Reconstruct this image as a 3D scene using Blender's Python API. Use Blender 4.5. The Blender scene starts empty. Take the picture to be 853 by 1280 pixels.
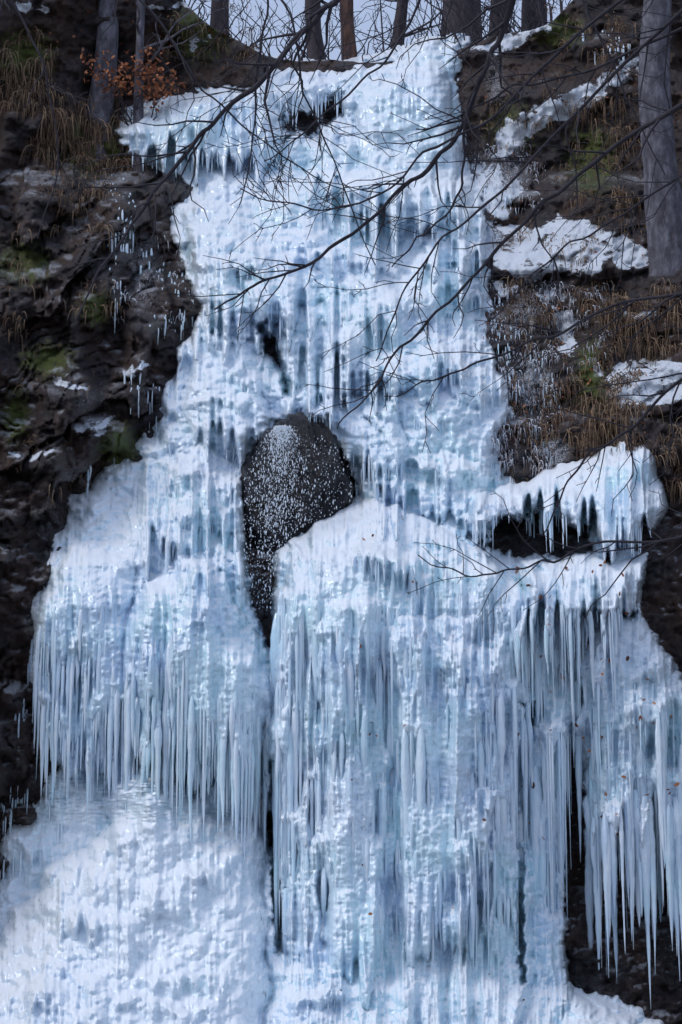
import bpy, math, numpy as np
from mathutils import Vector
rng=np.random.default_rng(7)
# ---------------- camera maths (survey helper: direction + distance -> world) ---------
CAM=np.array([0.,-24.,1.6]); TH=math.radians(12.0); FP=2400.0
Fw=np.array([0,math.cos(TH),math.sin(TH)]); Up=np.array([0,-math.sin(TH),math.cos(TH)])
def unproj(u,v,Y):
    u=np.asarray(u,float);v=np.asarray(v,float);Y=np.asarray(Y,float)
    px=(u-426.5)/FP; py=(640-v)/FP
    dy=Fw[1]+py*Up[1]; dz=Fw[2]+py*Up[2]
    t=(Y-CAM[1])/dy
    return np.stack([CAM[0]+t*px, Y+0*t, CAM[2]+t*dz],-1)
# ---------------- noise ----------------
TAB=np.random.default_rng(3).random((256,256))
def vn(x,y,s=0):
    x=x+s*17.31; y=y+s*9.77
    xi=np.floor(x).astype(np.int64); yi=np.floor(y).astype(np.int64)
    fx=x-xi; fy=y-yi; fx=fx*fx*fx*(fx*(fx*6-15)+10); fy=fy*fy*fy*(fy*(fy*6-15)+10)
    a=TAB[xi&255,yi&255];b=TAB[(xi+1)&255,yi&255];c=TAB[xi&255,(yi+1)&255];d=TAB[(xi+1)&255,(yi+1)&255]
    return (a*(1-fx)+b*fx)*(1-fy)+(c*(1-fx)+d*fx)*fy*1.0
def fbm(x,y,o=4,s=0):
    r=0;a=.5;n=0
    for i in range(o):
        r=r+a*vn(x*2**i,y*2**i,s+i*3);n+=a;a*=.5
    return r/n
def worley(x,y,s=0):
    x=x+s*5.3;y=y+s*3.1
    xi=np.floor(x).astype(np.int64); yi=np.floor(y).astype(np.int64)
    best=np.full(x.shape,9.)
    for i in(-1,0,1):
        for j in(-1,0,1):
            cx=xi+i;cy=yi+j
            px=cx+TAB[cx&255,cy&255];py=cy+TAB[(cy+91)&255,(cx+37)&255]
            best=np.minimum(best,(x-px)**2+(y-py)**2)
    return np.sqrt(best)
def sm(t): t=np.clip(t,0,1); return t*t*(3-2*t)
def sdf(poly,U,V):
    P=np.array(poly,float); d=np.full(U.shape,1e9); ins=np.zeros(U.shape,bool)
    n=len(P)
    for i in range(n):
        a=P[i];b=P[(i+1)%n];e=b-a
        t=np.clip(((U-a[0])*e[0]+(V-a[1])*e[1])/(e@e+1e-9),0,1)
        d=np.minimum(d,(U-a[0]-t*e[0])**2+(V-a[1]-t*e[1])**2)
        c=((a[1]>V)!=(b[1]>V))
        xx=(b[0]-a[0])*(V-a[1])/((b[1]-a[1]) if b[1]!=a[1] else 1e-9)+a[0]
        ins^=(c&(U<xx))
    d=np.sqrt(d); return np.where(ins,d,-d)
def blur(A,k):
    for ax in(0,1):
        p=[(0,0),(0,0)];p[ax]=(k+1,k)
        c=np.cumsum(np.pad(A,p,mode='edge'),axis=ax)
        if ax==0: A=(c[2*k+1:]-c[:-(2*k+1)])/(2*k+1)
        else: A=(c[:,2*k+1:]-c[:,:-(2*k+1)])/(2*k+1)
    return A
# ---------------- shape of the place ----------------
bv=[-600,60,75,120,212,232,350,500,600,645,700,760,1000,1100,1200,1280,1400,1600]
by=[10.5,8.0,7.9,7.4,7.0,6.3,4.7,3.1,2.3,1.7,0.9,.45,.3,.1,-.3,-.9,-1.8,-3]
def Yb(v): return np.interp(v,bv,by)
eLv=[0,120,250,330,380,480,530,570,620,690,760,960,1050,1150,1300]
eLu=[330,140,200,230,250,215,190,150,90,60,40,60,10,0,-60]
eRv=[60,200,290,460,560,640,720,850,1300]; eRu=[570,585,600,625,650,760,800,860,900]
def bank(u,v):
    l=np.clip((np.interp(v,eLv,eLu)-u)/260,0,6); r=np.clip((u-np.interp(v,eRv,eRu))/260,0,6)
    f=lambda t:1.5*t/(1+.12*t)
    return f(l)*np.interp(v,[0,600,1100],[1.3,1,.6])+f(r)*np.interp(v,[0,560,700,1000],[1.4,1.1,.4,.2])
lu=[-900,0,120,200,260,330,450,570,690,730,800,900,2000]
lv=[-260,-160,-90,-30,30,70,80,62,26,-10,-80,-200,-260]
def vlip(u): return np.interp(u,lu,lv)
def lobe(U,V,u0,u1,s,vt,h,vb,hb,A,sharp=True,Vf=None):
    vtop=np.interp(U,[p[0] for p in vt],[p[1] for p in vt]) if isinstance(vt,list) else vt
    vbot=np.interp(U,[p[0] for p in vb],[p[1] for p in vb]) if isinstance(vb,list) else vb
    if Vf is None: Vf=V
    t=np.clip((V-vtop)/h,0,1); g=np.sqrt(1-(1-t)**2) if sharp else t
    e=np.clip(np.minimum(U-u0,u1-U)/s,0,1); e=np.sqrt(1-(1-e)**2)
    b=np.clip((vbot-Vf)/hb,0,1); b=np.sqrt(1-(1-b)**2)
    return g*e*b*A, g*e*b
ICE=[(138,158),(165,135),(210,120),(260,106),(300,102),(345,86),(400,90),(450,84),(490,72),(530,60),(572,54),(580,130),(592,200),(604,290),(610,370),(622,460),(648,560),(655,592),(690,582),(725,572),(760,552),(800,548),(830,562),(838,600),(830,650),(800,668),(818,690),(803,720),(800,760),(853,850),(900,880),(930,900),(930,1200),(735,1200),(728,1040),(722,930),(708,950),(706,1225),(760,1240),(820,1275),(870,1330),(870,1500),(-90,1500),(-90,1180),(-20,1130),(5,1050),(45,1000),(62,950),(45,880),(35,760),(60,690),(90,620),(150,570),(190,530),(215,480),(250,380),(230,330),(200,252),(235,232),(200,216),(150,178)]
HOLES=[[(318,404),(333,398),(346,430),(362,472),(367,498),(350,496),(348,466),(328,438)],
 [(303,600),(318,560),(345,530),(372,526),(412,545),(440,580),(447,622),(415,645),(375,660),(350,690),(342,750),(337,825),(328,790),(312,750),(303,680)],
 [(335,950),(345,955),(350,1120),(360,1195),(346,1190),(334,1060)],
 [(352,150),(365,132),(392,138),(426,114),(432,146),(414,158),(398,160),(388,176),(368,162),(354,180)],
 [(596,652),(640,640),(690,650),(742,655),(735,697),(650,702),(600,690)],
 [(647,1010),(654,1030),(658,1230),(650,1232),(646,1150)],
 [(655,880),(668,885),(664,925),(655,915)]]
ROCKLOBES=[(570,850,60,[(590,278),(650,286),(700,270),(770,292),(830,300)],75,[(590,330),(640,352),(700,345),(760,350),(832,328)],30,.6,False),
 (730,960,40,[(750,455),(850,445)],75,[(750,500),(790,524),(860,512)],24,.5,False),
 (0,80,14,552,18,585,10,.3,False),(85,145,14,520,18,548,10,.25,False),(140,190,12,448,22,480,10,.3,False),
 (225,330,20,0,50,110,30,.5,True),(0,110,20,60,60,190,30,.4,True),(600,660,14,380,20,600,60,.2,True)]
SNOWP=[[(580,290),(615,276),(650,282),(690,272),(725,280),(790,298),(828,320),(790,334),(755,330),(735,348),(700,338),(670,352),(650,345),(600,320)],
 [(745,462),(780,456),(800,448),(853,452),(960,455),(960,520),(853,503),(820,508),(790,526),(772,500)],
 [(688,384),(718,388),(714,410),(724,436),(702,445),(696,410)],
 [(606,200),(640,150),(700,124),(760,94),(800,64),(808,76),(765,115),(705,148),(668,166),(635,200)],
 [(590,64),(690,20),(692,38),(612,70)],[(8,-6),(70,8),(62,17),(20,8)],[(240,52),(262,48),(262,58),(244,60)],
 [(18,568),(72,556),(76,562),(30,574)],[(95,535),(118,524),(142,524),(130,540),(100,545)],[(150,466),(180,450),(186,462),(160,480)],
 [(68,470),(110,478),(100,486),(70,478)],[(775,386),(815,388),(815,398),(785,398)],[(668,360),(700,364),(728,372),(690,378)],[(185,6),(240,2),(245,8),(190,12)],[(585,200),(625,205),(650,240),(640,270),(590,262)],[(620,355),(650,358),(650,368),(618,366)]]
def rockY(U,V):
    wu=(fbm(U/90,V/90,3,5)-.5)*60
    wl=(fbm(U/160,V/130,3,15)-.5)*190
    left=sm((np.interp(V,eLv,eLu)+60-U)/120)
    rgt=sm((U-np.interp(V,eRv,eRu)+60)/120)
    q=(V+.62*U+wl+40*(fbm(U/32,V/32,3,8)-.5))/85
    iq=np.floor(q).astype(int);fr=q-iq; hsh=TAB[iq&255,(np.floor((U+37*iq+wu)/70)).astype(int)&255]
    br_=fbm(U/55,V/55,2,18)
    st=np.minimum(fr*1.6,1)**.7*(.05+.75*hsh)*sm((br_-.25)*3)
    q2=q*3.7+.5+fbm(U/20,V/20,2,19); fr2=q2-np.floor(q2); st=st+np.minimum(fr2*2,1)*.13*sm((fbm(U/30,V/30,2,22)-.35)*4)
    Y=Yb(V)+.28-bank(U,V)
    Y=Y-st*(left*.95+.2)*sm((V-140)/120)
    Y=Y-(1-worley(U/48+wu/80,V/38,14))*.35*(.3+.7*left)
    Y=Y-(fbm(U/70,V/60,5,1)-.5)*(.8+.5*rgt)-(fbm(U/14,V/11,3,2)-.5)*.28-(1-worley(U/22,V/14,4))*.10
    Y=Y-(fbm(U/4.5,V/4,2,6)-.5)*.07
    for L in ROCKLOBES: Y=Y-lobe(U+wu*.5,V+.5*wu,*L)[0]
    return Y
# ---------------- mesh helpers ----------------
def make_obj(name,V,F,mat,attrs=None,smooth=True,parent=None):
    me=bpy.data.meshes.new(name)
    V=np.asarray(V,np.float32); F=np.asarray(F,np.int32); k=F.shape[1]
    me.vertices.add(len(V)); me.vertices.foreach_set("co",V.ravel())
    me.loops.add(F.size); me.loops.foreach_set("vertex_index",F.ravel())
    me.polygons.add(len(F)); me.polygons.foreach_set("loop_start",np.arange(0,F.size,k,dtype=np.int32))
    me.update(calc_edges=True)
    if smooth: me.polygons.foreach_set("use_smooth",np.ones(len(F),bool))
    for n,a in (attrs or {}).items():
        at=me.attributes.new(n,'FLOAT','POINT'); at.data.foreach_set("value",np.asarray(a,np.float32).ravel())
    me.materials.append(mat); me.validate()
    ob=bpy.data.objects.new(name,me); bpy.context.collection.objects.link(ob)
    if parent: ob.parent=parent
    return ob
def gridfaces(nr,nc,keep=None):
    i=np.arange(nr*nc).reshape(nr,nc)
    f=np.stack([i[:-1,:-1],i[1:,:-1],i[1:,1:],i[:-1,1:]],-1).reshape(-1,4)
    if keep is not None:
        kk=(keep[:-1,:-1]|keep[1:,:-1]|keep[1:,1:]|keep[:-1,1:]).ravel(); f=f[kk]
    return f
def compact(V,F,attrs):
    used=np.zeros(len(V),bool); used[F.ravel()]=True
    m=np.cumsum(used)-1
    return V[used],m[F],{k:a.ravel()[used] for k,a in attrs.items()}
class MB:
    def __init__(s): s.V=[];s.F=[];s.n=0;s.A=[]
    def add(s,V,F,a=0.):
        s.V.append(V);s.F.append(F+s.n);s.n+=len(V);s.A.append(np.zeros(len(V))+a)
    def tube(s,P,R,k=6,a=0.,squash=None):
        P=np.asarray(P,float);R=np.asarray(R,float);n=len(P)
        T=np.gradient(P,axis=0);T/=np.linalg.norm(T,axis=1)[:,None]+1e-9
        ref=np.array([0,1.,0]) if abs(T[0][1])<.8 else np.array([1.,0,0])
        A=np.cross(T,ref);A/=np.linalg.norm(A,axis=1)[:,None]+1e-9;B=np.cross(T,A)
        an=np.arange(k)*2*math.pi/k
        q=np.ones(k) if squash is None else squash
        V=P[:,None]+R[:,None,None]*q[None,:,None]*(np.cos(an)[None,:,None]*A[:,None]+np.sin(an)[None,:,None]*B[:,None])
        i=np.arange(n*k).reshape(n,k);j=np.roll(i,-1,1)
        F=np.stack([i[:-1],i[1:],j[1:],j[:-1]],-1).reshape(-1,4)
        if np.ndim(a): a=np.repeat(a,k)
        s.add(V.reshape(-1,3),F,a)
    def build(s,name,mat,smooth=True,parent=None):
        return make_obj(name,np.concatenate(s.V),np.concatenate(s.F),mat,{'val':np.concatenate(s.A)},smooth,parent)
# ---------------- materials ----------------
def newmat(n):
    m=bpy.data.materials.new(n);m.use_nodes=True;nt=m.node_tree;b=nt.nodes['Principled BSDF'];return m,nt,b
def N(nt,t,**k):
    n=nt.nodes.new(t)
    for a,b in k.items(): setattr(n,a,b)
    return n
def geo(nt):
    for n in nt.nodes:
        if n.bl_idname=='ShaderNodeNewGeometry': return n
    return N(nt,'ShaderNodeNewGeometry')
def noise(nt,scale,det=5,rough=.6,vec=None,dist=0):
    n=N(nt,'ShaderNodeTexNoise');n.inputs['Scale'].default_value=scale;n.inputs['Detail'].default_value=det;n.inputs['Roughness'].default_value=rough
    n.inputs['Distortion'].default_value=dist
    nt.links.new(vec if vec else geo(nt).outputs['Position'],n.inputs['Vector']);return n
def mapping(nt,sc):
    mp=N(nt,'ShaderNodeMapping');mp.inputs['Scale'].default_value=sc;nt.links.new(geo(nt).outputs['Position'],mp.inputs[0]);return mp.outputs[0]
def ramp(nt,src,stops):
    r=N(nt,'ShaderNodeValToRGB');e=r.color_ramp.elements
    while len(e)<len(stops): e.new(.5)
    for i,(p,c) in enumerate(stops): e[i].position=p;e[i].color=(*c,1) if isinstance(c,tuple) else (c,c,c,1)
    nt.links.new(src,r.inputs[0]);return r.outputs[0]
def mix(nt,f,a,b):
    m=N(nt,'ShaderNodeMix',data_type='RGBA')
    for s,i in((f,0),(a,6),(b,7)):
        if isinstance(s,(tuple,float,int)): m.inputs[i].default_value=(*s,1) if isinstance(s,tuple) else s
        else: nt.links.new(s,m.inputs[i])
    return m.outputs[2]
def mth(nt,op,a,b=None,clamp=False):
    m=N(nt,'ShaderNodeMath',operation=op,use_clamp=clamp)
    for s,i in((a,0),(b,1)):
        if s is None: continue
        if isinstance(s,(float,int)): m.inputs[i].default_value=s
        else: nt.links.new(s,m.inputs[i])
    return m.outputs[0]
def attr(nt,n): a=N(nt,'ShaderNodeAttribute',attribute_name=n); return a.outputs['Fac']
def bump(nt,b,h,s,d):
    bp=N(nt,'ShaderNodeBump');bp.inputs['Strength'].default_value=s;bp.inputs['Distance'].default_value=d
    nt.links.new(h,bp.inputs['Height']);nt.links.new(bp.outputs[0],b.inputs['Normal']);return bp
def nz(nt):
    s=N(nt,'ShaderNodeSeparateXYZ');nt.links.new(geo(nt).outputs['Normal'],s.inputs[0]);return s.outputs[2]
def icemat(name,icicle=False,trans=0):
    m,nt,b=newmat(name)
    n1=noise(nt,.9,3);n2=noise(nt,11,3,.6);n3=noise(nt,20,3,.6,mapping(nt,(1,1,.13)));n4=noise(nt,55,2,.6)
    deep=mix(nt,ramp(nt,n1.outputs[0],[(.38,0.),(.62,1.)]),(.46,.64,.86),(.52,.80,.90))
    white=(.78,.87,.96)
    f=mth(nt,'ADD',attr(nt,'val' if icicle else 'frost_shade'),mth(nt,'MULTIPLY',mth(nt,'SUBTRACT',n3.outputs[0],.5),.8),True)
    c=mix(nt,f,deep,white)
    up=mth(nt,'ADD',nz(nt),mth(nt,'MULTIPLY',mth(nt,'SUBTRACT',n2.outputs[0],.5),.4))
    sn=ramp(nt,up,[(.38,0.),(.8,1.)])
    c=mix(nt,sn,c,(.87,.92,.98))
    nt.links.new(c,b.inputs['Base Color'])
    nt.links.new(mth(nt,'ADD',mth(nt,'MULTIPLY',f,.14),mth(nt,'ADD',mth(nt,'MULTIPLY',sn,.35),.08)),b.inputs['Roughness'])
    b.inputs['IOR'].default_value=1.31
    b.inputs['Specular IOR Level'].default_value=1.0
    if trans: b.inputs['Transmission Weight'].default_value=trans
    else:
        nt.links.new(mth(nt,'SUBTRACT',.9,mth(nt,'MULTIPLY',sn,.65)),b.inputs['Coat Weight'])
        b.inputs['Coat Roughness'].default_value=.07;b.inputs['Coat IOR'].default_value=1.42
    st=mth(nt,'SUBTRACT',1.,sn)
    h=mth(nt,'ADD',mth(nt,'MULTIPLY',n2.outputs[0],.7),mth(nt,'MULTIPLY',mth(nt,'MULTIPLY',n3.outputs[0],st),1.3))
    h=mth(nt,'ADD',h,mth(nt,'MULTIPLY',n4.outputs[0],.28))
    bump(nt,b,h,.65,.026)
    return m
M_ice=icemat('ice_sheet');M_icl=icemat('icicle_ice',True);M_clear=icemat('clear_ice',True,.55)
def rockmat(dark=False):
    m,nt,b=newmat('wet_rock')
    n1=noise(nt,1.3,6,.65);n2=noise(nt,9,8,.7);n3=noise(nt,60,4,.7)
    c=ramp(nt,n2.outputs[0],[(.3,(.008,.007,.010)),(.5,(.024,.019,.023)),(.62,(.050,.038,.040)),(.78,(.105,.083,.086))])
    if dark: c=ramp(nt,n2.outputs[0],[(.3,(.004,.004,.007)),(.55,(.013,.012,.017)),(.75,(.05,.045,.055))])
    if not dark: c=mix(nt,ramp(nt,n1.outputs[0],[(.42,0.),(.58,1.)]),c,mix(nt,n2.outputs[0],(.016,.009,.008),(.085,.045,.032)))
    mo=mth(nt,'MULTIPLY',ramp(nt,mth(nt,'ADD',attr(nt,'moss'),mth(nt,'SUBTRACT',n2.outputs[0],.5)),[(.42,0.),(.6,1.)]),1.)
    c=mix(nt,mo,c,mix(nt,n3.outputs[0],(.02,.032,.005),(.13,.16,.02)))
    up=mth(nt,'ADD',mth(nt,'ADD',mth(nt,'MULTIPLY',nz(nt),.5),mth(nt,'MULTIPLY',n3.outputs[0],.5)),mth(nt,'MULTIPLY',n1.outputs[0],.5))
    dust=mth(nt,'MULTIPLY',ramp(nt,up,[(.90,0.),(1.0,1.)]),.0 if dark else .45)
    fr=ramp(nt,mth(nt,'ADD',attr(nt,'frost_shade'),mth(nt,'MULTIPLY',mth(nt,'SUBTRACT',n3.outputs[0],.5),1.6)),[(.62,0.),(.78,1.)])
    s=ramp(nt,mth(nt,'ADD',attr(nt,'snow'),mth(nt,'MULTIPLY',mth(nt,'SUBTRACT',n2.outputs[0],.5),1.3)),[(.38,0.),(.52,1.)])
    s=mth(nt,'MAXIMUM',mth(nt,'MAXIMUM',s,dust),mth(nt,'MULTIPLY',fr,.8))
    c=mix(nt,s,c,(.80,.86,.95));nt.links.new(c,b.inputs['Base Color'])
    nt.links.new(mth(nt,'ADD',mth(nt,'MULTIPLY',s,.4),mth(nt,'MULTIPLY',n2.outputs[0],.6 if dark else .9)),b.inputs['Roughness'])
    bump(nt,b,mth(nt,'ADD',n2.outputs[0],mth(nt,'MULTIPLY',n3.outputs[0],.4)),.9,.08)
    return m
M_rock=rockmat();M_bould=rockmat(True)
def simple(name,stops,sc,rough=.8,bs=.5,bd=.02,useval=None,stretch=None):
    m,nt,b=newmat(name)
    n=noise(nt,sc,6,.65,mapping(nt,stretch) if stretch else None)
    src=n.outputs[0]
    if useval: src=mth(nt,'ADD',mth(nt,'MULTIPLY',src,1-useval),mth(nt,'MULTIPLY',attr(nt,'val'),useval))
    nt.links.new(ramp(nt,src,stops),b.inputs['Base Color']);b.inputs['Roughness'].default_value=rough
    if bs: bump(nt,b,n.outputs[0],bs,bd)
    return m
M_beech=simple('grey_bark',[(.3,(.03,.027,.036)),(.5,(.085,.08,.10)),(.7,(.19,.185,.22))],6,.85,.9,.05,None,(1.3,1.3,.6))
M_dark=simple('dark_bark',[(.3,(.02,.015,.022)),(.55,(.055,.042,.05)),(.75,(.11,.085,.095))],7,.9,.9,.04,None,(2,2,.4))
M_red=simple('pine_bark',[(.3,(.03,.015,.012)),(.55,(.12,.06,.045)),(.75,(.20,.11,.08))],8,.9,.9,.04,None,(1.5,1.5,.4))
M_twig=simple('twig_bark',[(.3,(.012,.010,.018)),(.7,(.038,.032,.044))],10,.8,0)
M_grass=simple('dry_grass_blades',[(.15,(.04,.024,.016)),(.5,(.16,.095,.058)),(.85,(.36,.25,.16))],4,.85,0,0,.8)
M_fgrass=simple('rimed_grass_blades',[(.15,(.14,.09,.08)),(.4,(.38,.36,.40)),(.75,(.78,.84,.93))],4,.8,0,0,.8)
M_leaf=simple('dry_leaves',[(.2,(.09,.028,.012)),(.5,(.30,.09,.035)),(.85,(.48,.18,.07))],4,.7,0,0,.8)
M_green=simple('fir_needles',[(.3,(.015,.04,.015)),(.7,(.05,.10,.03))],20,.7,0)
M_snowg=simple('ground_litter',[(.35,(.05,.035,.025)),(.5,(.12,.08,.055)),(.56,(.7,.73,.78)),(.8,(.82,.85,.9))],1.2,.9,.5,.05)
m,nt,b=newmat('water_drops');b.inputs['Base Color'].default_value=(.8,.87,.95,1);b.inputs['Roughness'].default_value=.15;M_water=m
# ---------------- rock cliff ----------------
us=np.concatenate([np.linspace(-2600,-900,12)[:-1],np.linspace(-900,-40,60)[:-1],np.arange(-40,895,1.9),np.linspace(897,1760,60)[1:],np.linspace(1760,3400,12)[1:]])
vs=np.concatenate([np.linspace(1650,1300,30)[:-1],np.arange(1300,-100,-1.9),np.linspace(-100,-420,90)[1:],np.linspace(-420,-900,16)[1:]])
U,V=np.meshgrid(us,vs)
VL=vlip(U)+10*(fbm(U/60,U*0,3,9)-.5)
Vc=np.maximum(V,VL)
Y=rockY(U,Vc)
inn=sdf(ICE,U,V)
Y=Y+.35*sm((inn-5)/60)
P=unproj(U,Vc,Y)
n=np.maximum(VL-V,0)
back=.035*n+.00022*n*n
P[...,1]+=back; P[...,2]+=.10*back+sm(n/60)*(fbm(U/60,V/40,4,12)-.5)*1.0
snow=np.full(U.shape,-1.)
wU=U+26*(fbm(U/22,V/22,4,20)-.5);wV=V+26*(fbm(U/22,V/22,4,21)-.5)
for p in SNOWP: snow=np.maximum(snow,np.clip(.5+sdf(p,wU,wV)/12,-.5,.95))
snow=snow-.5*sm((fbm(U/14,V/9,3,25)-.5)*5)
snow=np.maximum(snow,np.where(n>4,.40,-1))
fr=np.zeros(U.shape)
FR=[(655,400,50,60,1.15),(665,480,45,80,1.15),(690,565,45,45,1.15),(640,220,50,60,1.05),(600,230,40,110,1),(620,110,25,80,1),(180,350,40,90,1),(120,500,60,60,.9),(100,600,60,50,.9),(60,650,60,60,.9),(700,360,90,40,.9),(640,180,50,40,1)]
for a,b_,c,d,k in FR: fr=np.maximum(fr,k*np.exp(-((U-a)/c)**2-((V-b_)/d)**2))
fr=np.maximum(fr,np.exp(-(np.minimum(inn,0)/26)**2)*.75)*.62
moss=np.zeros(U.shape)
for a,b_,c,d in [(250,40,70,60),(30,70,70,60),(120,180,70,70),(120,385,40,40),(640,160,60,50),(740,200,60,80),(150,560,50,60),(740,470,40,80),(20,520,30,60),(700,40,60,40),(30,330,60,50),(60,450,60,40)]:
    moss=np.maximum(moss,np.exp(-((U-a)/c)**2-((V-b_)/d)**2)*.62)
make_obj('rock_cliff',P.reshape(-1,3),gridfaces(*U.shape),M_rock,{'snow':snow,'frost_shade':fr,'moss':moss})
# ---------------- ice sheet ----------------
def ice_surface(U,V):
    w1=(fbm(U/80,V/80,4,31)-.5); w2=(fbm(U/60,V/60,4,32)-.5)
    Uw=U+w1*52; Vw=V+w2*50+ (fbm(U/11,V/60,2,33)-.5)*12
    Vf=Vw-75*(vn(U/11+.5*w1,V/400,34)-.5)-40*(vn(U/5,V/400,35)-.5)
    L=[(336,660,30,[(338,770),(346,705),(370,668),(410,648),(470,640),(540,655),(600,690),(645,735)],110,1500,30,1.0),
     (148,338,42,[(150,785),(180,735),(230,700),(280,725),(335,800)],150,[(150,950),(240,985),(335,1020)],80,1.0),
     (165,325,30,[(170,600),(250,560),(320,600)],100,700,50,.45),
     (30,165,30,[(40,750),(90,680),(160,690)],90,[(40,880),(80,960),(165,975)],60,.5),
     (-90,350,80,[(-60,1220),(60,1090),(180,960),(340,1050)],300,1600,30,1.3),
     (125,215,40,[(130,985),(165,945),(205,985)],70,1130,90,.45),
     (635,716,22,[(640,735),(710,740)],80,1600,30,.6),
     (722,930,34,[(722,790),(800,765),(930,860)],90,[(722,1140),(930,1160)],30,.75),
     (592,840,30,[(595,626),(640,608),(690,596),(740,576),(790,548),(838,560)],85,[(595,655),(680,650),(740,672),(838,672)],24,1.25),
     (645,818,26,[(635,705),(720,697),(818,685)],60,[(635,800),(818,770)],40,1.1),
     (130,352,50,[(140,160),(200,122),(260,105),(350,92)],85,[(140,200),(220,218),(300,214),(352,204)],20,.7),
     (440,570,36,[(440,105),(500,78),(566,64)],90,290,60,.6),
     (385,450,22,165,50,245,30,.45),
     (355,870,60,[(355,1240),(560,1215),(700,1235),(860,1290)],150,1700,30,1.0),
     (395,480,34,745,90,1240,80,.34),(500,600,34,770,90,1180,80,.36),(560,650,28,[(570,800),(650,810)],80,1160,70,.28),
     (240,420,60,250,100,425,70,.5),(400,560,70,300,100,500,90,.55),(470,630,60,430,90,640,90,.55),(370,490,40,490,70,605,40,.5),(240,335,34,430,70,560,50,.5),(530,615,34,220,60,350,60,.45),(350,450,46,380,60,500,50,.45),(200,300,34,330,60,450,60,.4),(420,540,50,200,60,300,60,.4)]
    off=np.zeros(U.shape);fl=np.zeros(U.shape)
    for i,l in enumerate(L):
        o,g=lobe(Uw,Vw,*l,Vf=Vf)
        off=off+o if i>=14 else np.maximum(off,o)+.12*np.minimum(off,o)
        if i in(0,1,2,3,6,7,8,9,10): fl=np.maximum(fl,g)
    for (cu,cv,w,h,A) in MINI:
        i0=np.searchsorted(U[0],cu-w-40);i1=np.searchsorted(U[0],cu+w+40)
        j0=np.searchsorted(-V[:,0],-(cv+h+50));j1=np.searchsorted(-V[:,0],-(cv-50))
        if i1<=i0 or j1<=j0: continue
        s=(slice(j0,j1),slice(i0,i1))
        a=Uw[s];b=Vw[s];bf=Vf[s]
        arch=cv+((a-cu)/w)**2*h*.5
        o,_=lobe(a,b,cu-w,cu+w,w*.8,0,1,1e5,1,A)
        t=np.clip((b-arch)/(h*.75),0,1);g=np.sqrt(1-(1-t)**2)*sm((cv+h-bf*.3-b*.7)/(h*.5))
        off[s]=off[s]+o*g*.8
    return off,fl
MINI=[]
for _ in range(230):
    cv=rng.uniform(215,700);cu=rng.uniform(190,660)
    MINI.append((cu,cv,rng.uniform(12,54),rng.uniform(22,70),rng.uniform(.06,.25)))
for _ in range(90):
    cv=rng.uniform(960,1290);cu=rng.uniform(0,350)
    MINI.append((cu,cv,rng.uniform(22,55),rng.uniform(30,70),rng.uniform(.04,.12)))
for _ in range(40): MINI.append((rng.uniform(140,570),rng.uniform(80,230),rng.uniform(10,30),rng.uniform(20,55),rng.uniform(.05,.17)))
for _ in range(50): MINI.append((rng.uniform(600,850),rng.uniform(560,1000),rng.uniform(9,28),rng.uniform(22,80),rng.uniform(.06,.2)))
for _ in range(30): MINI.append((rng.uniform(360,850),rng.uniform(1225,1300),rng.uniform(14,34),rng.uniform(18,45),rng.uniform(.05,.13)))
us=np.concatenate([np.linspace(-150,-32,16)[:-1],np.arange(-32,888,1.25),np.linspace(889,960,10)])
vs=np.concatenate([np.linspace(1640,1300,50)[:-1],np.arange(1300,40,-1.25)])
U,V=np.meshgrid(us,vs)
off,fl=ice_surface(U,V)
wU=U+24*(fbm(U/24,V/24,4,40)-.5);wV=V+24*(fbm(U/24,V/24,4,41)-.5)
d=sdf(ICE,wU,wV)
for i,h in enumerate(HOLES):
    k=20 if i in(3,4) else 9
    d=np.minimum(d,-sdf(h,U+k*(fbm(U/12,V/12,3,44)-.5),V+k*(fbm(U/12,V/12,3,45)-.5)))
fing=np.where(U>724,960+190*fbm(U/15,V/500,2,46)-V,1e3)
d=np.where((V>850)&(V<1220),np.minimum(d,np.clip(fing,-40,1e3)),d)
bk=bank(U,V)*np.where(V>540,.5,1.)
Y=Yb(V)-bk-off
Y=Y+.12-.38*np.sqrt(np.clip(d/26,0,1))
Y=np.where(d<0,Y+np.minimum(-d,14)/14*1.5,Y)
flat=1-fl
low=sm((V-960)/80)*sm((360-U)/40)
Y=Y-(fbm(U/34,V/28,3,50)-.5)*.34*(.35+.65*flat)*(1-.4*low)
Y=Y+worley(U/16,V/(9+5*low),51)*(.085*(.12+.88*flat))*(1-.35*low)+(fbm(U/6,V/5,2,53)-.5)*.05*(1-.4*low)
rid=np.abs(fbm(U/17+.6*fbm(U/40,V/70,2,60),V/150,3,54)-.5)*2
rid0=np.abs(vn(U/26+.8*fbm(U/60,V/120,2,67),V/260,68)-.5)*2
rid2=np.abs(vn(U/6+.8*fbm(U/30,V/50,2,61),V/80,55)-.5)*2
rid3=np.abs(vn(U/3.6+.5*fbm(U/20,V/40,2,63),V/45,56)-.5)*2
amp=.3+.8*sm((fbm(U/50,V/90,2,62)-.3)*2.2)
Y=Y+fl*(amp*(rid*.36+rid2*.10+rid3*.06)+rid0*.16)+flat*rid3*.02
steep=fbm(U/60,V/60,2,57)
Y=Y+flat*(1-low)*sm((steep-.45)*4)*np.abs(fbm(U/9,V/55,2,58)-.5)*.24
P=unproj(U,V,Y)
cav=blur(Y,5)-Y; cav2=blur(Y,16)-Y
frost_shade=np.clip(.60+.25*low+cav*1.9+cav2*.7-.15*fl+.9*(fbm(U/80,V/110,3,70)-.5),0,1)  # frost on ridges plus occlusion-like shade painted in: recesses bluer, darker
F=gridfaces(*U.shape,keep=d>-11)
Vv,Ff,At=compact(P.reshape(-1,3),F,{'frost_shade':frost_shade})
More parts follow.
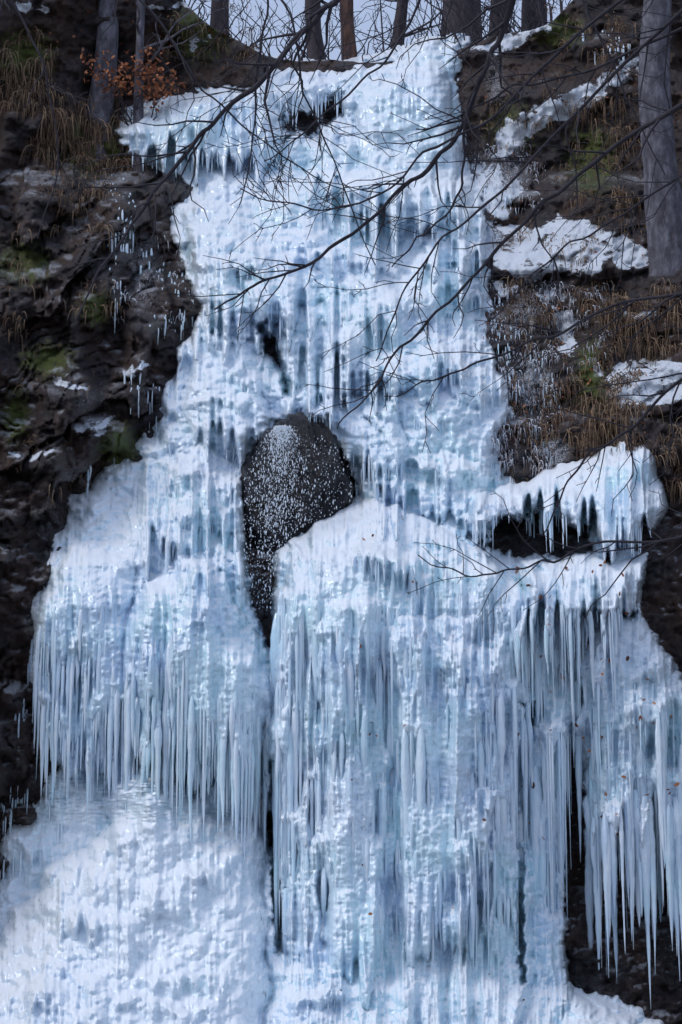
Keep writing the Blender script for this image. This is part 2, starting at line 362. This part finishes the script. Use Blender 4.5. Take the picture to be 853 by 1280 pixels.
make_obj('frozen_waterfall',Vv,Ff,M_ice,At)
Yg=Y.copy(); dg=d
def surf(u,v):
    i=np.clip(np.searchsorted(us,u),0,len(us)-1);j=np.clip(np.searchsorted(-vs,-v),0,len(vs)-1)
    return Yg[j,i],dg[j,i]
# ---------------- icicles ----------------
ic=MB();clr=MB()
def icicle(u,v,lpx,rpx,Yc=None,outw=.3,frost_shade=None,mb=None):
    y,dd=surf(u,v)
    if Yc is not None: y=Yc
    r=rpx*.0102*(y+24)/24; L=lpx*.0104*(y+24)/24
    p=unproj(u,v,y-r*outw)
    nn=int(np.clip(lpx/5,8,34)); t=np.linspace(0,1,nn)
    w=rng.uniform(0,50)
    prof=(1-t)**rng.uniform(.5,1.2)*(1-.65*np.exp(-t*L/(r*3+.02)))
    rr=r*prof*(1+.45*(vn(t*L*4+w,t*0,3)-.5)+.25*(vn(t*L*14+w,t*0,5)-.5))
    rr=np.maximum(rr,.0025)
    pts=np.stack([p[0]+(vn(t*2+w,t*0+1)-.5)*r*.5,p[1]+.6*r*np.exp(-t*L/.12)+(vn(t*3+w,t*0+9)-.5)*r*.4,p[2]+.5*r-t*L],-1)
    kk=7 if rpx<5 else 10
    f0=(rng.uniform(.35,1.) if frost_shade is None else frost_shade)
    (ic if mb is None else mb).tube(pts,rr,kk,np.clip(f0+.5*(vn(t*L*3+w,t*0,8)-.5),0,1),1+.35*(rng.random(kk)-.5))
def curtain(n,u0,u1,vt,v1,l0,l1,r0,r1,outw=.1,Yc=None,need=0):
    nc=max(2,int((u1-u0)/22)); cl=rng.uniform(u0,u1,nc)
    for _ in range(n):
        u=rng.uniform(u0,u1)
        if rng.random()<.5: u=cl[rng.integers(nc)]+rng.normal(0,7)
        a=np.interp(u,[p[0] for p in vt],[p[1] for p in vt]) if isinstance(vt,list) else vt
        b=np.interp(u,[p[0] for p in v1],[p[1] for p in v1]) if isinstance(v1,list) else v1
        v=a+(b-a)*rng.random(); y,dd=surf(u,v)
        if dd<need: continue
        l=l0+(l1-l0)*rng.random()**2.; r=r0+(r1-r0)*rng.random()**2.2
        icicle(u,v,l,min(r,l/8+1),Yc,outw)
VA=[(338,800),(350,740),(410,700),(470,690),(540,705),(600,740),(645,780)]
curtain(230,340,645,VA,[(338,1000),(645,1020)],60,360,1.8,8)
curtain(110,340,645,VA,[(340,840),(400,760),(645,840)],40,200,1.3,5.5)
curtain(110,340,645,950,1150,40,160,1.6,6)
curtain(150,155,335,[(155,830),(230,780),(335,860)],950,40,190,1.6,7.5)
curtain(90,150,338,[(150,905),(240,930),(335,965)],[(150,955),(240,975),(335,1010)],20,100,1.5,6)
curtain(100,40,160,[(40,760),(90,730),(160,730)],900,40,150,1.4,6)
curtain(50,42,165,[(40,880),(165,940)],[(40,910),(165,965)],20,110,1.5,5)
curtain(80,640,725,760,1080,50,240,1.6,8)
curtain(130,640,812,[(640,755),(812,760)],800,20,140,1.3,5)
curtain(90,722,900,[(722,830),(900,900)],1020,40,200,1.6,8)
curtain(60,-30,90,1000,1120,20,80,1.3,4)
for _ in range(80):
    u=rng.uniform(725,920);v=rng.uniform(930,1045);y,dd=surf(u,v)
    if dd>2: icicle(u,v,rng.uniform(40,190),1.8+6.5*rng.random()**2,mb=clr if rng.random()<.4 else ic)
for (u,v,l,r) in [(745,1010,210,9),(757,1020,190,6),(735,1000,185,6),(806,985,260,9),(812,1000,205,7),(835,1010,170,9),(847,1000,190,7),(668,960,280,11),(685,980,250,12),(697,970,240,9),(675,900,220,9),(655,900,150,6),(437,960,170,6),(850,980,140,6),(795,990,120,6),(765,1010,130,7)]:
    icicle(u,v,l,r,frost_shade=.65)
for _ in range(50):
    u=rng.uniform(655,712);v=rng.uniform(880,1060);y,dd=surf(u,v)
    if dd>2: icicle(u,v,rng.uniform(60,200),1.6+3*rng.random()**2)
curtain(80,598,742,[(598,640),(740,636)],[(598,655),(740,652)],14,55,1.3,4)
curtain(50,742,832,[(742,640),(832,660)],[(742,652),(832,672)],10,40,1.3,4)
curtain(60,640,812,765,798,15,90,1.3,5)
curtain(60,150,350,[(150,176),(220,190),(350,185)],[(150,190),(220,206),(350,202)],10,36,1.2,3.4)
curtain(60,345,445,[(345,112),(440,100)],[(345,130),(440,120)],12,60,1.3,3.6,need=-4)
curtain(110,165,330,[(165,600),(330,620)],[(165,690),(330,700)],25,110,1.4,5)
curtain(25,262,300,590,630,30,70,1.5,4)
curtain(30,440,500,560,610,20,60,1.3,4)
for (cu,cv,w,h,A) in MINI:
    if A<.12 : continue
    k=int(w*.2*rng.uniform(.1,1.4))
    for _ in range(k):
        u=cu+rng.uniform(-w,w)*.85;v=cv+h*rng.uniform(.45,.8);y,dd=surf(u,v)
        if dd>3 and v<1290: icicle(u,v,rng.uniform(8,34)*(1 if v<1000 else .7),rng.uniform(1.,2.6))
for (u0,v0,u1,v1,nI,l) in [(135,215,165,285,34,70),(140,300,190,330,34,65),(185,330,260,370,40,50),(190,400,235,400,18,35),(160,470,200,500,18,40),(75,700,45,830,30,70),(90,610,160,580,22,45),(0,1010,40,990,18,45),(0,1080,20,1130,12,40),(20,880,50,900,12,60),(735,40,785,60,22,34),(616,395,640,470,40,24),(640,470,680,560,50,22),(600,360,640,380,14,25),(145,330,150,370,8,50),(640,400,700,500,50,18),(590,220,650,260,30,22)]:
    for _ in range(nI):
        t=rng.random();u=u0+(u1-u0)*t+rng.normal(0,6);v=v0+(v1-v0)*t+rng.normal(0,9)
        yy=float(rockY(np.array([[u]]),np.array([[v]]))[0,0])
        icicle(u,v,rng.uniform(.25,1)*l,rng.uniform(1.,3.),Yc=yy-.03,outw=.8,frost_shade=.7,mb=clr if v>500 else ic)
ic.build('icicles',M_icl);clr.build('hanging_icicles',M_clear)
# ---------------- boulder in the opening ----------------
def blob(cu,cv,Yc,ru,rv,ry,name,mat,seed,nu=200,nvv=160):
    a=np.linspace(0,2*math.pi,nu,endpoint=False);b_=np.linspace(.02,math.pi-.02,nvv)
    A,B=np.meshgrid(a,b_)
    c=unproj(cu,cv,Yc);s=.01*(Yc+24)/24
    dx=np.sin(B)*np.cos(A);dy=np.sin(B)*np.sin(A);dz=np.cos(B)
    r=1+.30*(fbm(dx*1.5+dz+5,dy*1.5+dz*2+seed,4,seed)-.5)+.22*(fbm(dx*5+dy*3+9,dz*5-dy*4+9,4,seed+1)-.5)
    Pp=np.stack([c[0]+dx*r*ru*s,c[1]+dy*r*ry,c[2]+dz*r*rv*s],-1)
    i=np.arange(nvv*nu).reshape(nvv,nu);j=np.roll(i,-1,1)
    F=np.stack([i[:-1],i[1:],j[1:],j[:-1]],-1).reshape(-1,4)
    fz=.06+.40*sm((dz-.1)*1.2)*sm(1.3-np.abs(dx+.25)*1.6)+.4*(fbm(dx*4+9,dz*2+9,3,4)-.5)
    z=np.zeros(nvv*nu)
    return make_obj(name,Pp.reshape(-1,3),F,mat,{'snow':z-1,'frost_shade':fz,'moss':z})
blob(372,632,2.2,72,104,1.0,'boulder',M_bould,3)
sp=MB()
def drop(p,r,el):
    t=np.array([0,.35,.7,1.]);sp.tube(p+np.stack([t*0,t*0,-(t-.5)*2*r*el],-1),r*np.array([.15,1,.8,.15]),4)
for _ in range(4200):
    v=533+rng.random()**1.8*230;k=(v-533)/230
    u=352-k*14+rng.normal(0,6+22*k**.6)
    if rng.random()<.22: u=rng.uniform(305,440);v=rng.uniform(545,660)
    if sdf(HOLES[1],np.array([u]),np.array([v]))[0]<1: continue
    drop(unproj(u,v,rng.uniform(.5,1.1)),.0025+.006*rng.random()**3,rng.uniform(1,4))
sp.build('water_spray',M_water)
# ---------------- trees ----------------
def wander(p0,p1,n,amp):
    t=np.linspace(0,1,n)[:,None];P=np.array(p0)*(1-t)+np.array(p1)*t
    o=rng.uniform(0,99,3)
    W=np.stack([vn(t[:,0]*n*.35+o[k],t[:,0]*0+k,k)-.5 for k in range(3)],-1)
    return P+W*amp*np.sin(np.clip(t*1.2,0,1)*math.pi/2)
def grow(mb,P,R,lvl,dens,lenf,side=5,up=.2,mn=.0025,planar=1.):
    mb.tube(P,R,side)
    if lvl==0: return
    L=np.linalg.norm(np.diff(P,axis=0),axis=1).sum();n=max(1,int(L*dens))
    for _ in range(n):
        t=rng.uniform(.12,.97);i=min(int(t*(len(P)-1)),len(P)-2)
        p=P[i]+(P[i+1]-P[i])*(t*(len(P)-1)-i)
        tan=P[i+1]-P[i];tan=tan/(np.linalg.norm(tan)+1e-9)
        rd=rng.normal(size=3)*np.array([1,planar,1]);rd-=tan*(rd@tan);rd/=np.linalg.norm(rd)+1e-9
        dr=tan*.75+rd*rng.uniform(.5,1.1)+np.array([0,0,up]);dr/=np.linalg.norm(dr)
        l=L*lenf*rng.uniform(.35,1)*(1-.4*t)
        r=max(R[i]*.6,mn)
        k=max(5,int(l*7));Q=wander(p,p+dr*l,min(k,14),l*.28)
        grow(mb,Q,np.linspace(r,mn*.8,len(Q)),lvl-1,dens*1.3,lenf*1.15,4,up,mn,planar)
def tree(name,u,v,Yt,w,H,mat,lean=(0,0),limbs=9,flare=1.5,fromh=.35,k=20):
    b=unproj(u,v,Yt);s=.01*(Yt+24)/24;r0=w*s/2
    t=np.linspace(0,1,60);P=np.stack([b[0]+lean[0]*t*H+(vn(t*4+u,t*0)-.5)*r0*.9,b[1]+lean[1]*t*H,b[2]-.8+t*(H+.8)],-1)
    R=r0*((1-t)**.7*.95+.05)*(1+flare*np.exp(-t*H/.45)*.5)*(1+.12*(vn(t*22+u,t*0+3)-.5))
    mb=MB();q=1+.10*(rng.random(k)-.5);mb.tube(P,R,k,0,q)
    for _ in range(limbs):
        tt=rng.uniform(fromh,.95);i=int(tt*59);an=rng.uniform(0,6.28);l=H*rng.uniform(.15,.3)*(1.2-tt)
        Q=wander(P[i],P[i]+np.array([math.cos(an)*l,math.sin(an)*l,l*rng.uniform(.3,.9)]),12,l*.15)
        grow(mb,Q,np.linspace(R[i]*.4,.006,12),2,1.6,.45,6,.2,.006)
    return mb.build(name,mat)
def rY(u,v): return float(rockY(np.array([[float(u)]]),np.array([[float(v)]]))[0,0])
tree('beech_tree',121,165,rY(121,165)+.1,36,9,M_beech,(.03,.02),9,fromh=.3)
tree('beech_tree',171,205,rY(171,200)-.1,15,7,M_beech,(-.01,.02),7,fromh=.3)
tree('beech_tree',842,330,rY(838,330)+.1,54,12,M_beech,(-.03,.0),10,fromh=.45)
tree('pine_tree',436,88,9.5,22,9,M_red,(-.01,0),10)
tree('beech_tree',572,74,11.5,58,12,M_dark,(.0,0),12)
tree('beech_tree',490,88,13,18,9,M_dark,(.12,0),10)
tree('beech_tree',626,56,12.5,26,10,M_dark,(-.01,0),10)
tree('beech_tree',668,48,13,34,10,M_dark,(.02,0),10)
tree('beech_tree',395,88,15,24,9,M_dark,(.0,0),9)
tree('beech_tree',275,30,9.5,24,8,M_dark,(-.02,0),9)
tree('beech_tree',745,0,9.5,34,8,M_dark,(.02,0),9)
tree('beech_tree',60,-60,9,30,8,M_dark,(.0,0),9)
df=MB()
for _ in range(60):
    x=rng.uniform(-22,22);y=rng.uniform(18,55);z=15.6+.1*(y-9);H=rng.uniform(7,13);r=rng.uniform(.05,.16)
    t=np.linspace(0,1,12);P=np.stack([x+rng.normal(0,.04)*t*H,y+0*t,z-1+t*H],-1)
    df.tube(P,r*(1-t*.85),8)
    for _ in range(14):
        i=rng.integers(1,11);an=rng.uniform(0,6.28);l=rng.uniform(1,2.8)
        Q=wander(P[i],P[i]+np.array([math.cos(an)*l,math.sin(an)*l,l*rng.uniform(.1,.9)]),8,l*.2)
        grow(df,Q,np.linspace(r*.3,.01,8),1,2.6,.5,4,.2,.009)
df.build('distant_trees',M_dark)
br=MB()
for _ in range(150):
    u=rng.choice([rng.uniform(180,460),rng.uniform(460,700),rng.uniform(560,820)]);vv=vlip(u)
    p=unproj(u,vv+6,rY(u,vv)+rng.uniform(0.2,3));l=rng.uniform(.4,1.5)
    Q=wander(p,p+np.array([rng.normal(0,.5)*l,rng.normal(0,.3),l]),9,l*.3)
    grow(br,Q,np.linspace(.014,.005,9),2,2.8,.5,4,.2,.0045)
br.build('bare_brush',M_twig)
# ---------------- overhanging bare branches, attached to trees standing beside the view ----
def branch(mb,pts,w0,w1,dens=1.6,lvl=2,lenf=.2):
    pts=np.array(pts,float);t=np.linspace(0,1,len(pts));tt=np.linspace(0,1,len(pts)*7)
    C=np.stack([np.interp(tt,t,pts[:,k]) for k in range(3)],-1)
    for _ in range(6): C[1:-1]=(C[:-2]+C[1:-1]*2+C[2:])/4
    C[:,0]+=(vn(tt*len(pts)*2.2+pts[0,0],tt*0,2)-.5)*9;C[:,1]+=(vn(tt*len(pts)*2.2+9,tt*0,4)-.5)*11
    P=unproj(C[:,0],C[:,1],C[:,2]);s=.01*(C[:,2]+24)/24
    R=np.linspace(w0,w1,len(P))*s/2*1.2
    R=R*(1+.25*(vn(tt*40,tt*0,1)-.5))
    grow(mb,P,R,lvl,dens*1.25,lenf,7,-.05,.0042,.5)
bt=MB()
A0=unproj(1150,1500,-7);A1=unproj(1180,-700,-7)
P=wander(A0,A1,30,.8);bt.tube(P,np.linspace(.32,.16,30),16)
H=lambda v:(1165,v,-7)
branch(bt,[H(-350),(900,-220,-6.5),(720,-120,-6),(650,-20,-5.5),(625,45,-5),(603,95,-5),(575,165,-4.6),(530,212,-4.4),(480,262,-4.2),(420,308,-4),(350,345,-4),(300,362,-4),(268,384,-4)],9,1.8,2.3,3,.17)
branch(bt,[(603,95,-5),(579,150,-4.8),(580,215,-4.6),(566,262,-4.5),(520,300,-4.4),(492,335,-4.3)],4.,1.4,2.,2,.25)
branch(bt,[H(-100),(980,60,-6),(853,130,-5.5),(760,190,-5),(700,235,-5),(640,295,-4.7),(570,365,-4.5),(505,428,-4.4),(470,485,-4.3),(420,535,-4.3)],7,1.5,2.2,3,.17)
branch(bt,[H(300),(960,350,-5.5),(853,368,-5),(765,380,-4.6),(690,420,-4.5),(600,456,-4.3),(540,470,-4.2),(480,500,-4.2)],5,1.3,2.2,2,.25)
branch(bt,[H(400),(960,440,-5),(853,468,-4),(800,530,-3.6),(742,562,-3.4),(705,610,-3.3),(680,665,-3.3)],5,1.4,2.2,2,.25)
branch(bt,[H(500),(950,640,-4.5),(830,680,-3.5),(740,676,-3),(690,702,-2.8),(640,716,-2.7),(580,716,-2.6),(522,698,-2.6)],4,1.2,2,2,.2)
branch(bt,[H(-200),(980,-20,-6),(853,35,-5.5),(745,88,-5),(650,105,-4.8),(590,140,-4.6),(520,160,-4.6)],5,1.4,2.4,3,.2)
branch(bt,[H(-150),(1000,80,-6),(853,220,-5),(790,262,-5),(720,300,-4.8),(660,350,-4.6),(610,400,-4.5)],4,1.3,2.2,2,.25)
branch(bt,[H(-400),(900,-260,-6),(560,-80,-5),(520,20,-5),(470,90,-5),(400,150,-5),(330,200,-4.8)],5,1.3,2.4,3,.2)
branch(bt,[H(-300),(900,-100,-6),(700,60,-5),(620,150,-5),(540,180,-5),(480,250,-5),(390,260,-4.8),(300,240,-4.8)],5,1.3,2.4,3,.2)
branch(bt,[H(-250),(900,-40,-6),(740,120,-5),(640,230,-5),(560,290,-5),(500,370,-5),(470,450,-4.8)],5,1.3,2.4,3,.2)
branch(bt,[H(-380),(800,-200,-6),(700,-60,-5),(760,60,-5),(790,140,-5),(830,220,-5)],4,1.3,2.,2,.25)
bt.build('overhanging_beech',M_twig)
bt=MB()
A0=unproj(-330,1500,-6);A1=unproj(-330,-700,-6)
bt.tube(wander(A0,A1,30,.8),np.linspace(.3,.15,30),16)
H=lambda v:(-330,v,-6)
branch(bt,[H(-500),(100,-400,-5.5),(360,-220,-5),(445,-60,-5),(425,-2,-5),(388,35,-5),(335,92,-4.8),(268,150,-4.6),(218,212,-4.5),(172,268,-4.5),(135,325,-4.5),(95,395,-4.5)],11,2,1.6,3,.15)
branch(bt,[H(-300),(40,-200,-5),(330,-80,-5),(333,20,-4.8),(322,100,-4.6),(318,200,-4.6),(300,255,-4.5)],4,1.2,2.2,2,.22)
branch(bt,[H(-200),(-60,-60,-5),(20,0,-5),(60,100,-5),(80,200,-4.8),(50,300,-4.8)],4,1.2,2.,2,.22)
branch(bt,[H(-250),(0,-120,-5),(120,-60,-5),(210,40,-5),(260,120,-4.8),(330,180,-4.6),(430,235,-4.5)],4,1.2,2.,2,.2)
branch(bt,[H(-350),(100,-220,-5),(260,-100,-5),(370,20,-5),(380,120,-4.8),(420,200,-4.6),(470,330,-4.5)],4,1.2,2.,2,.2)
bt.build('overhanging_beech',M_twig)
# ---------------- dry grass ----------------
g=MB();fg=MB()
def tuft(mb,u,v,n,l,spread,dz=-.7):
    yy=rY(u,v);p0=unproj(u,v,yy-.02)
    for _ in range(n):
        p=p0+rng.normal(0,1,3)*np.array([spread,.05,spread*.5]);L=l*rng.uniform(.5,1.2)
        dx=rng.normal(0,.35);dy=-abs(rng.normal(.45,.2))
        t=np.linspace(0,1,5)[:,None]
        Q=p+np.array([dx,dy,.35])*L*t*(1-.35*t)+np.array([0,0,dz*1.4])*L*t**2
        mb.tube(Q,np.array([.006,.007,.006,.004,.001])*1.05,3,rng.random())
def patch(n,u0,u1,v0,v1,l=.4,k=16,mb=None):
    for _ in range(n):
        u=rng.uniform(u0,u1);v=rng.uniform(v0,v1)
        tuft(mb or g,u,v,int(k*rng.uniform(.5,1.6)),l*rng.uniform(.6,1.3),.10)
patch(40,50,165,115,215,.55,34);patch(24,0,70,40,150,.45,24);patch(20,60,130,215,300,.45,22);patch(8,95,140,350,400,.35,14)
patch(28,700,800,120,260,.5,20);patch(28,760,850,360,440,.5,26);patch(34,640,760,350,560,.4,18);patch(24,740,800,440,560,.5,22);patch(16,640,700,480,590,.35,14)
patch(14,600,690,90,200,.35,12);patch(12,820,870,520,620,.5,20);patch(12,0,60,280,420,.3,10);patch(12,590,740,280,350,.3,14)
patch(18,200,330,0,80,.35,14);patch(14,690,800,10,100,.4,14);patch(8,750,853,270,300,.3,12);patch(14,0,120,430,620,.25,8)
patch(110,612,695,355,590,.17,14,fg);patch(34,590,680,180,270,.2,10,fg);patch(24,690,760,360,470,.2,10,fg);patch(20,130,240,300,420,.18,8,fg)
g.build('dry_grass',M_grass);fg.build('rimed_grass',M_fgrass)
# ---------------- leaves ----------------
lf=MB()
def leaf(p,s):
    a=rng.normal(size=3);a/=np.linalg.norm(a);b_=np.cross(a,rng.normal(size=3));b_/=np.linalg.norm(b_);c=np.cross(a,b_)
    V=np.array([p-a*s,p-a*s*.3+b_*s*.5+c*s*.15,p+a*s*.4+b_*s*.42,p+a*s,p+a*s*.4-b_*s*.42,p-a*s*.3-b_*s*.5+c*s*.15])
    lf.add(V,np.array([[0,1,2,5],[5,2,3,4]]),rng.random())
sap=MB()
for (cu,cv) in [(165,78),(200,95),(145,95),(185,70),(130,70),(215,100)]:
    b0=unproj(172,185,rY(172,185)-.2);tip=unproj(cu,cv,rY(172,185)-.6)
    Q=wander(b0,tip,12,.3);grow(sap,Q,np.linspace(.018,.004,12),2,3,.4,5,.1,.003)
    for _ in range(95):
        i=rng.integers(8,12);leaf(Q[i]+rng.normal(0,.13,3)*np.array([1.2,.8,.6]),rng.uniform(.028,.055))
sap.build('beech_sapling',M_twig)
for _ in range(380):
    u,v=[(rng.uniform(60,330),rng.uniform(0,200)),(rng.uniform(600,850),rng.uniform(60,560)),(rng.uniform(600,740),rng.uniform(350,560))][rng.integers(0,3)]
    leaf(unproj(u,v,rY(u,v)-.05),rng.uniform(.02,.038))
for _ in range(95):
    u=rng.uniform(640,850);v=rng.uniform(700,1050);y,dd=surf(u,v)
    if dd>3: leaf(unproj(u,v,y-.08),rng.uniform(.025,.048))
for _ in range(26):
    u=rng.uniform(430,700);v=rng.uniform(650,1270);y,dd=surf(u,v)
    leaf(unproj(u,v,y-.08),rng.uniform(.02,.036))
lf.build('autumn_leaves',M_leaf)
fs=MB();p0=unproj(835,800,surf(835,800)[0]-.15)
for k in range(4):
    Q=wander(p0,p0+np.array([-.45+.12*k,-.12,-.12-.12*k]),10,.06);fs.tube(Q,np.linspace(.006,.002,10),4)
    for i in range(1,10):
        for _ in range(9):
            dd=rng.normal(size=3);dd/=np.linalg.norm(dd);q=Q[i]+rng.normal(0,.01,3);fs.tube(np.array([q,q+dd*.03,q+dd*.05]),[.0025,.002,.0006],3)
fs.build('fir_sprig',M_green)
# ---------------- ground ----------------
x=np.concatenate([-np.geomspace(400,12,24),np.linspace(-11,11,60),np.geomspace(12,400,24)])
y=np.concatenate([-np.geomspace(400,40,20),np.linspace(-38,4,90),np.geomspace(5,500,20)])
X,Yy=np.meshgrid(x,y);Z=(fbm(X/3+50,Yy/3+50,4,2)-.5)*.5-.15
make_obj('ground',np.stack([X,Yy,Z],-1).reshape(-1,3),gridfaces(*X.shape)[:,::-1],M_snowg)
# ---------------- light ----------------
w=bpy.data.worlds.new("World");bpy.context.scene.world=w;w.use_nodes=True;nt=w.node_tree
sky=nt.nodes.new('ShaderNodeTexSky');sky.sky_type='NISHITA';sky.sun_disc=False
el=math.radians(50);az=math.radians(-112)
sky.sun_elevation=el;sky.sun_rotation=az
cl=mix(nt,.42,sky.outputs[0],(4.9,5.5,7.2))   # thin high overcast
nt.links.new(cl,nt.nodes['Background'].inputs[0]);nt.nodes['Background'].inputs[1].default_value=.15
l=bpy.data.lights.new('sun','SUN');l.energy=1.25;l.angle=math.radians(22);l.color=(1,.97,.95)
lo=bpy.data.objects.new('sun',l);bpy.context.collection.objects.link(lo)
dv=Vector((math.sin(az)*math.cos(el),math.cos(az)*math.cos(el),math.sin(el)))
lo.rotation_euler=dv.to_track_quat('Z','Y').to_euler()
# ---------------- camera ----------------
c=bpy.data.cameras.new('camera');c.sensor_fit='VERTICAL';c.sensor_height=36;c.sensor_width=24;c.lens=36*FP/1280;c.clip_end=2000
co=bpy.data.objects.new('camera',c);co.location=CAM;co.rotation_euler=(math.radians(90)+TH,0,0)
bpy.context.collection.objects.link(co);bpy.context.scene.camera=co
s=bpy.context.scene;s.view_settings.view_transform='Standard';s.view_settings.look='None';s.view_settings.exposure=0
